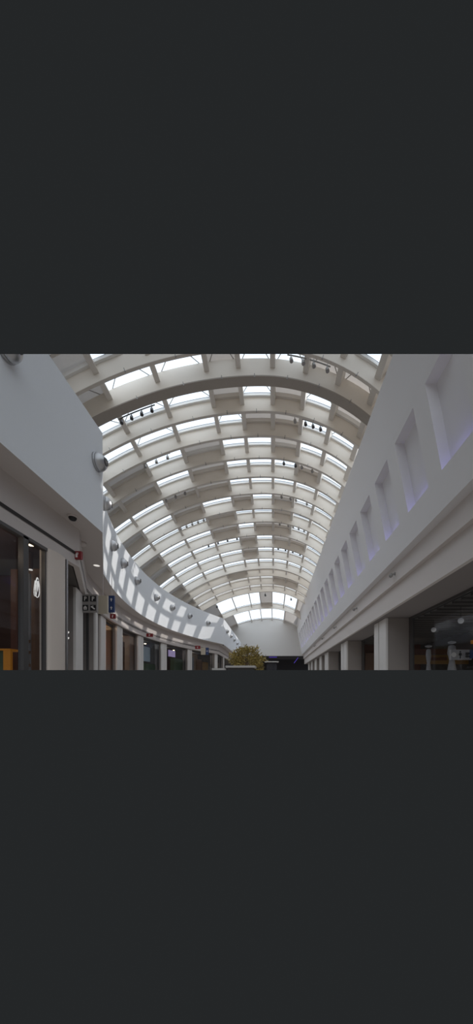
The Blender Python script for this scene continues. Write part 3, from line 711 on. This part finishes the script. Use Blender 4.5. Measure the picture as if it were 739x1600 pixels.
t, c, w, h = wall_sign('fire_sign', 305, 313, 1009, 1014, 24.4, 'small red sign on the bulkhead near the far corner', 'red_sign', ((0, 0, .18, 'bars', 'sign_white', None),))
t, c, w, h = wall_sign('sign_box', 314, 321, 1012, 1023, 24.8, 'small cream sign box near the far corner of the left shops', 'sign_cream')
t, c, w, h = wall_sign('direction_sign', 321.5, 326, 1012, 1023, 24.9, 'small blue sign near the far corner of the left shops', 'sign_blue', ((0, 0, .18, 'up', 'sign_white', None),))

# point lights added to brighten the shop interiors
def lamp(name, loc, e, col, r=.04):
    l = bpy.data.lights.new(name, 'POINT'); l.energy = e; l.color = col; l.shadow_soft_size = r
    o = bpy.data.objects.new(name, l); COL.objects.link(o); o.location = Vector(loc) + Vector((0, 0, E))
lamp('shop_fill', (-6.6, 6.2, 2.5), 14, (1, .78, .55))
lamp('shop_fill', (-5.2, 5.4, 2.55), 5, (1, .8, .6))
for i, e, col in ((1, 6, (1, .9, .8)), (2, 45, (1, .72, .4)), (3, 16, (1, .9, .8)), (4, 22, (.9, .97, 1)), (5, 18, (1, .92, .9)), (6, 18, (1, .9, .8))):
    a, b = spots[i][0], spots[i + 1][0]; q = (a + b) / 2; u = (b - a).normalized()
    lamp('shop_fill', (q.x - u.y * 1.3, q.y + u.x * 1.3, 2.5), e, col)
lamp('shop_fill', (7.8, 12.5, 2.0), 3, (1, .85, .7)); lamp('shop_fill', (7.6, 18.5, 2.4), 8, (1, .8, .6)); lamp('shop_fill', (7.6, 25.5, 2.4), 8, (1, .85, .7))

# ------------------------------------------------------------------ tree and planter
TD = 27.0
c0 = at(386, 1030, TD)
t = thing('indoor_tree', 'yellow-green leafy tree at the hall end, behind a pale planter', 'tree', (c0.x, TD, -1.6))
MB().tube([(c0.x, TD, -.6), (c0.x + .03, TD, .6), (c0.x - .02, TD, 1.7), (c0.x, TD, 2.6)], [.12, .10, .07, .03], 8).build('trunk', 'bark', t)
for b in range(9):
    an = 2 * math.pi * b / 9; s = Vector((c0.x, TD, 1.2 + .1 * b)); e = s + Vector((1.1 * math.cos(an), 1.1 * math.sin(an), .6))
    MB().tube([s, (s + e) / 2 + Vector((0, 0, .08)), e], [.04, .03, .012], 6).build('branch', 'bark', t)
rng = random.Random(3)
clumps = []
for i in range(60):
    a = rng.uniform(0, 2 * math.pi); ph = math.acos(rng.uniform(-.35, 1)); rr = rng.uniform(.55, 1.0)
    clumps.append(Vector((c0.x - .03 + 1.42 * rr * math.sin(ph) * math.cos(a), TD + 1.3 * rr * math.sin(ph) * math.sin(a), 1.80 + 1.6 * rr * math.cos(ph) - .25 * abs(math.cos(a)) * rr)))
mb = MB()
for cl in clumps:
    for q in range(62):
        p = cl + Vector((rng.gauss(0, .17), rng.gauss(0, .17), rng.gauss(0, .13)))
        d = (p - Vector((c0.x, TD, 1.1))).normalized() + Vector((rng.uniform(-.6, .6), rng.uniform(-.6, .6), rng.uniform(-.7, .3))); d.normalize()
        s = d.cross(Vector((rng.uniform(-1, 1), rng.uniform(-1, 1), rng.uniform(-1, 1))))
        if s.length < .1: continue
        s.normalize(); L = rng.uniform(.12, .22); w = L * .24; up = d.cross(s) * L * .12
        mb.cur = 1 if rng.random() < .4 else 0
        mb.add([p, p + d * L * .5 + s * w + up, p + d * L, p + d * L * .5 - s * w + up], [(0, 1, 2, 3)])
mb.build('foliage', ['leaf', 'leaf_light'], t)
pa, pb = at(352, 1041, 20), at(399, 1046, 20)
t = thing('planter', 'pale rimmed planter box in front of the tree at the bottom edge', 'planter', ((pa.x + pb.x) / 2, 20.5, -1.6))
MB().box(pa.x, pb.x, 20, 21.2, pa.z - .09, pa.z + .04).build('rim', 'planter_stone', t, bevel=.015)
MB().box(pa.x + .12, pb.x - .12, 20.08, 21.1, -1.6, pa.z - .09).build('box', 'shop_dark', t)
pa, pb = at(331, 1044, 19.5), at(351, 1046, 19.5)
tag(MB().box(pa.x, pb.x, 19.5, 20.2, 0, pa.z).build('bench_back', 'planter_stone'), 'low pale ledge left of the planter at the bottom edge', 'ledge')

# things whose every part lies outside the built section are dropped
for o in THINGS:
    if not o.children: bpy.data.objects.remove(o)

# ------------------------------------------------------------------ light, world, camera
S = Vector((1.8, 1.25, 1.05)).normalized()
sun = bpy.data.lights.new('sun', 'SUN'); sun.energy = 3.4; sun.angle = math.radians(.6); sun.color = (1, .96, .9)
so = bpy.data.objects.new('sun', sun); COL.objects.link(so); so.location = (5, -10, 30); so.rotation_euler = S.to_track_quat('Z', 'Y').to_euler()
# soft fill suns added in place of light from the unbuilt floor and hall
def soft(name, d, e, ang, col):
    l = bpy.data.lights.new(name, 'SUN'); l.energy = e; l.angle = math.radians(ang); l.color = col
    o = bpy.data.objects.new(name, l); COL.objects.link(o); o.location = (0, -5, 5); o.rotation_euler = Vector(d).normalized().to_track_quat('Z', 'Y').to_euler()
soft('floor_bounce_fill', (.0, -.45, -.9), .60, 150, (1, .95, .90))
soft('hall_fill', (.05, -.5, .85), 1.75, 110, (.84, .92, 1))
w = bpy.data.worlds.new('World'); SC.world = w; w.use_nodes = True
bg = w.node_tree.nodes['Background']; bg.inputs['Color'].default_value = (.0178, .0196, .0206, 1); bg.inputs['Strength'].default_value = 1.0
cd = bpy.data.cameras.new('camera'); co = bpy.data.objects.new('camera', cd); COL.objects.link(co)
co.location = (0, 0, E); co.rotation_euler = (math.pi / 2, 0, 0)
cd.sensor_fit = 'VERTICAL'; cd.sensor_height = 36.0; cd.sensor_width = 36.0 * 739 / 1600; cd.lens = F / 1600 * 36.0
cd.shift_x = (369.5 - VX) / 1600; cd.shift_y = (VY - 800) / 1600
cd.clip_start = .05; cd.clip_end = 300
SC.camera = co
SC.view_settings.view_transform = 'Standard'; SC.view_settings.look = 'None'; SC.view_settings.exposure = 0; SC.view_settings.gamma = 1
SC.view_settings.use_curve_mapping = False
SC.cycles.max_bounces = 10; SC.cycles.diffuse_bounces = 6; SC.cycles.transparent_max_bounces = 16; SC.cycles.use_denoising = True
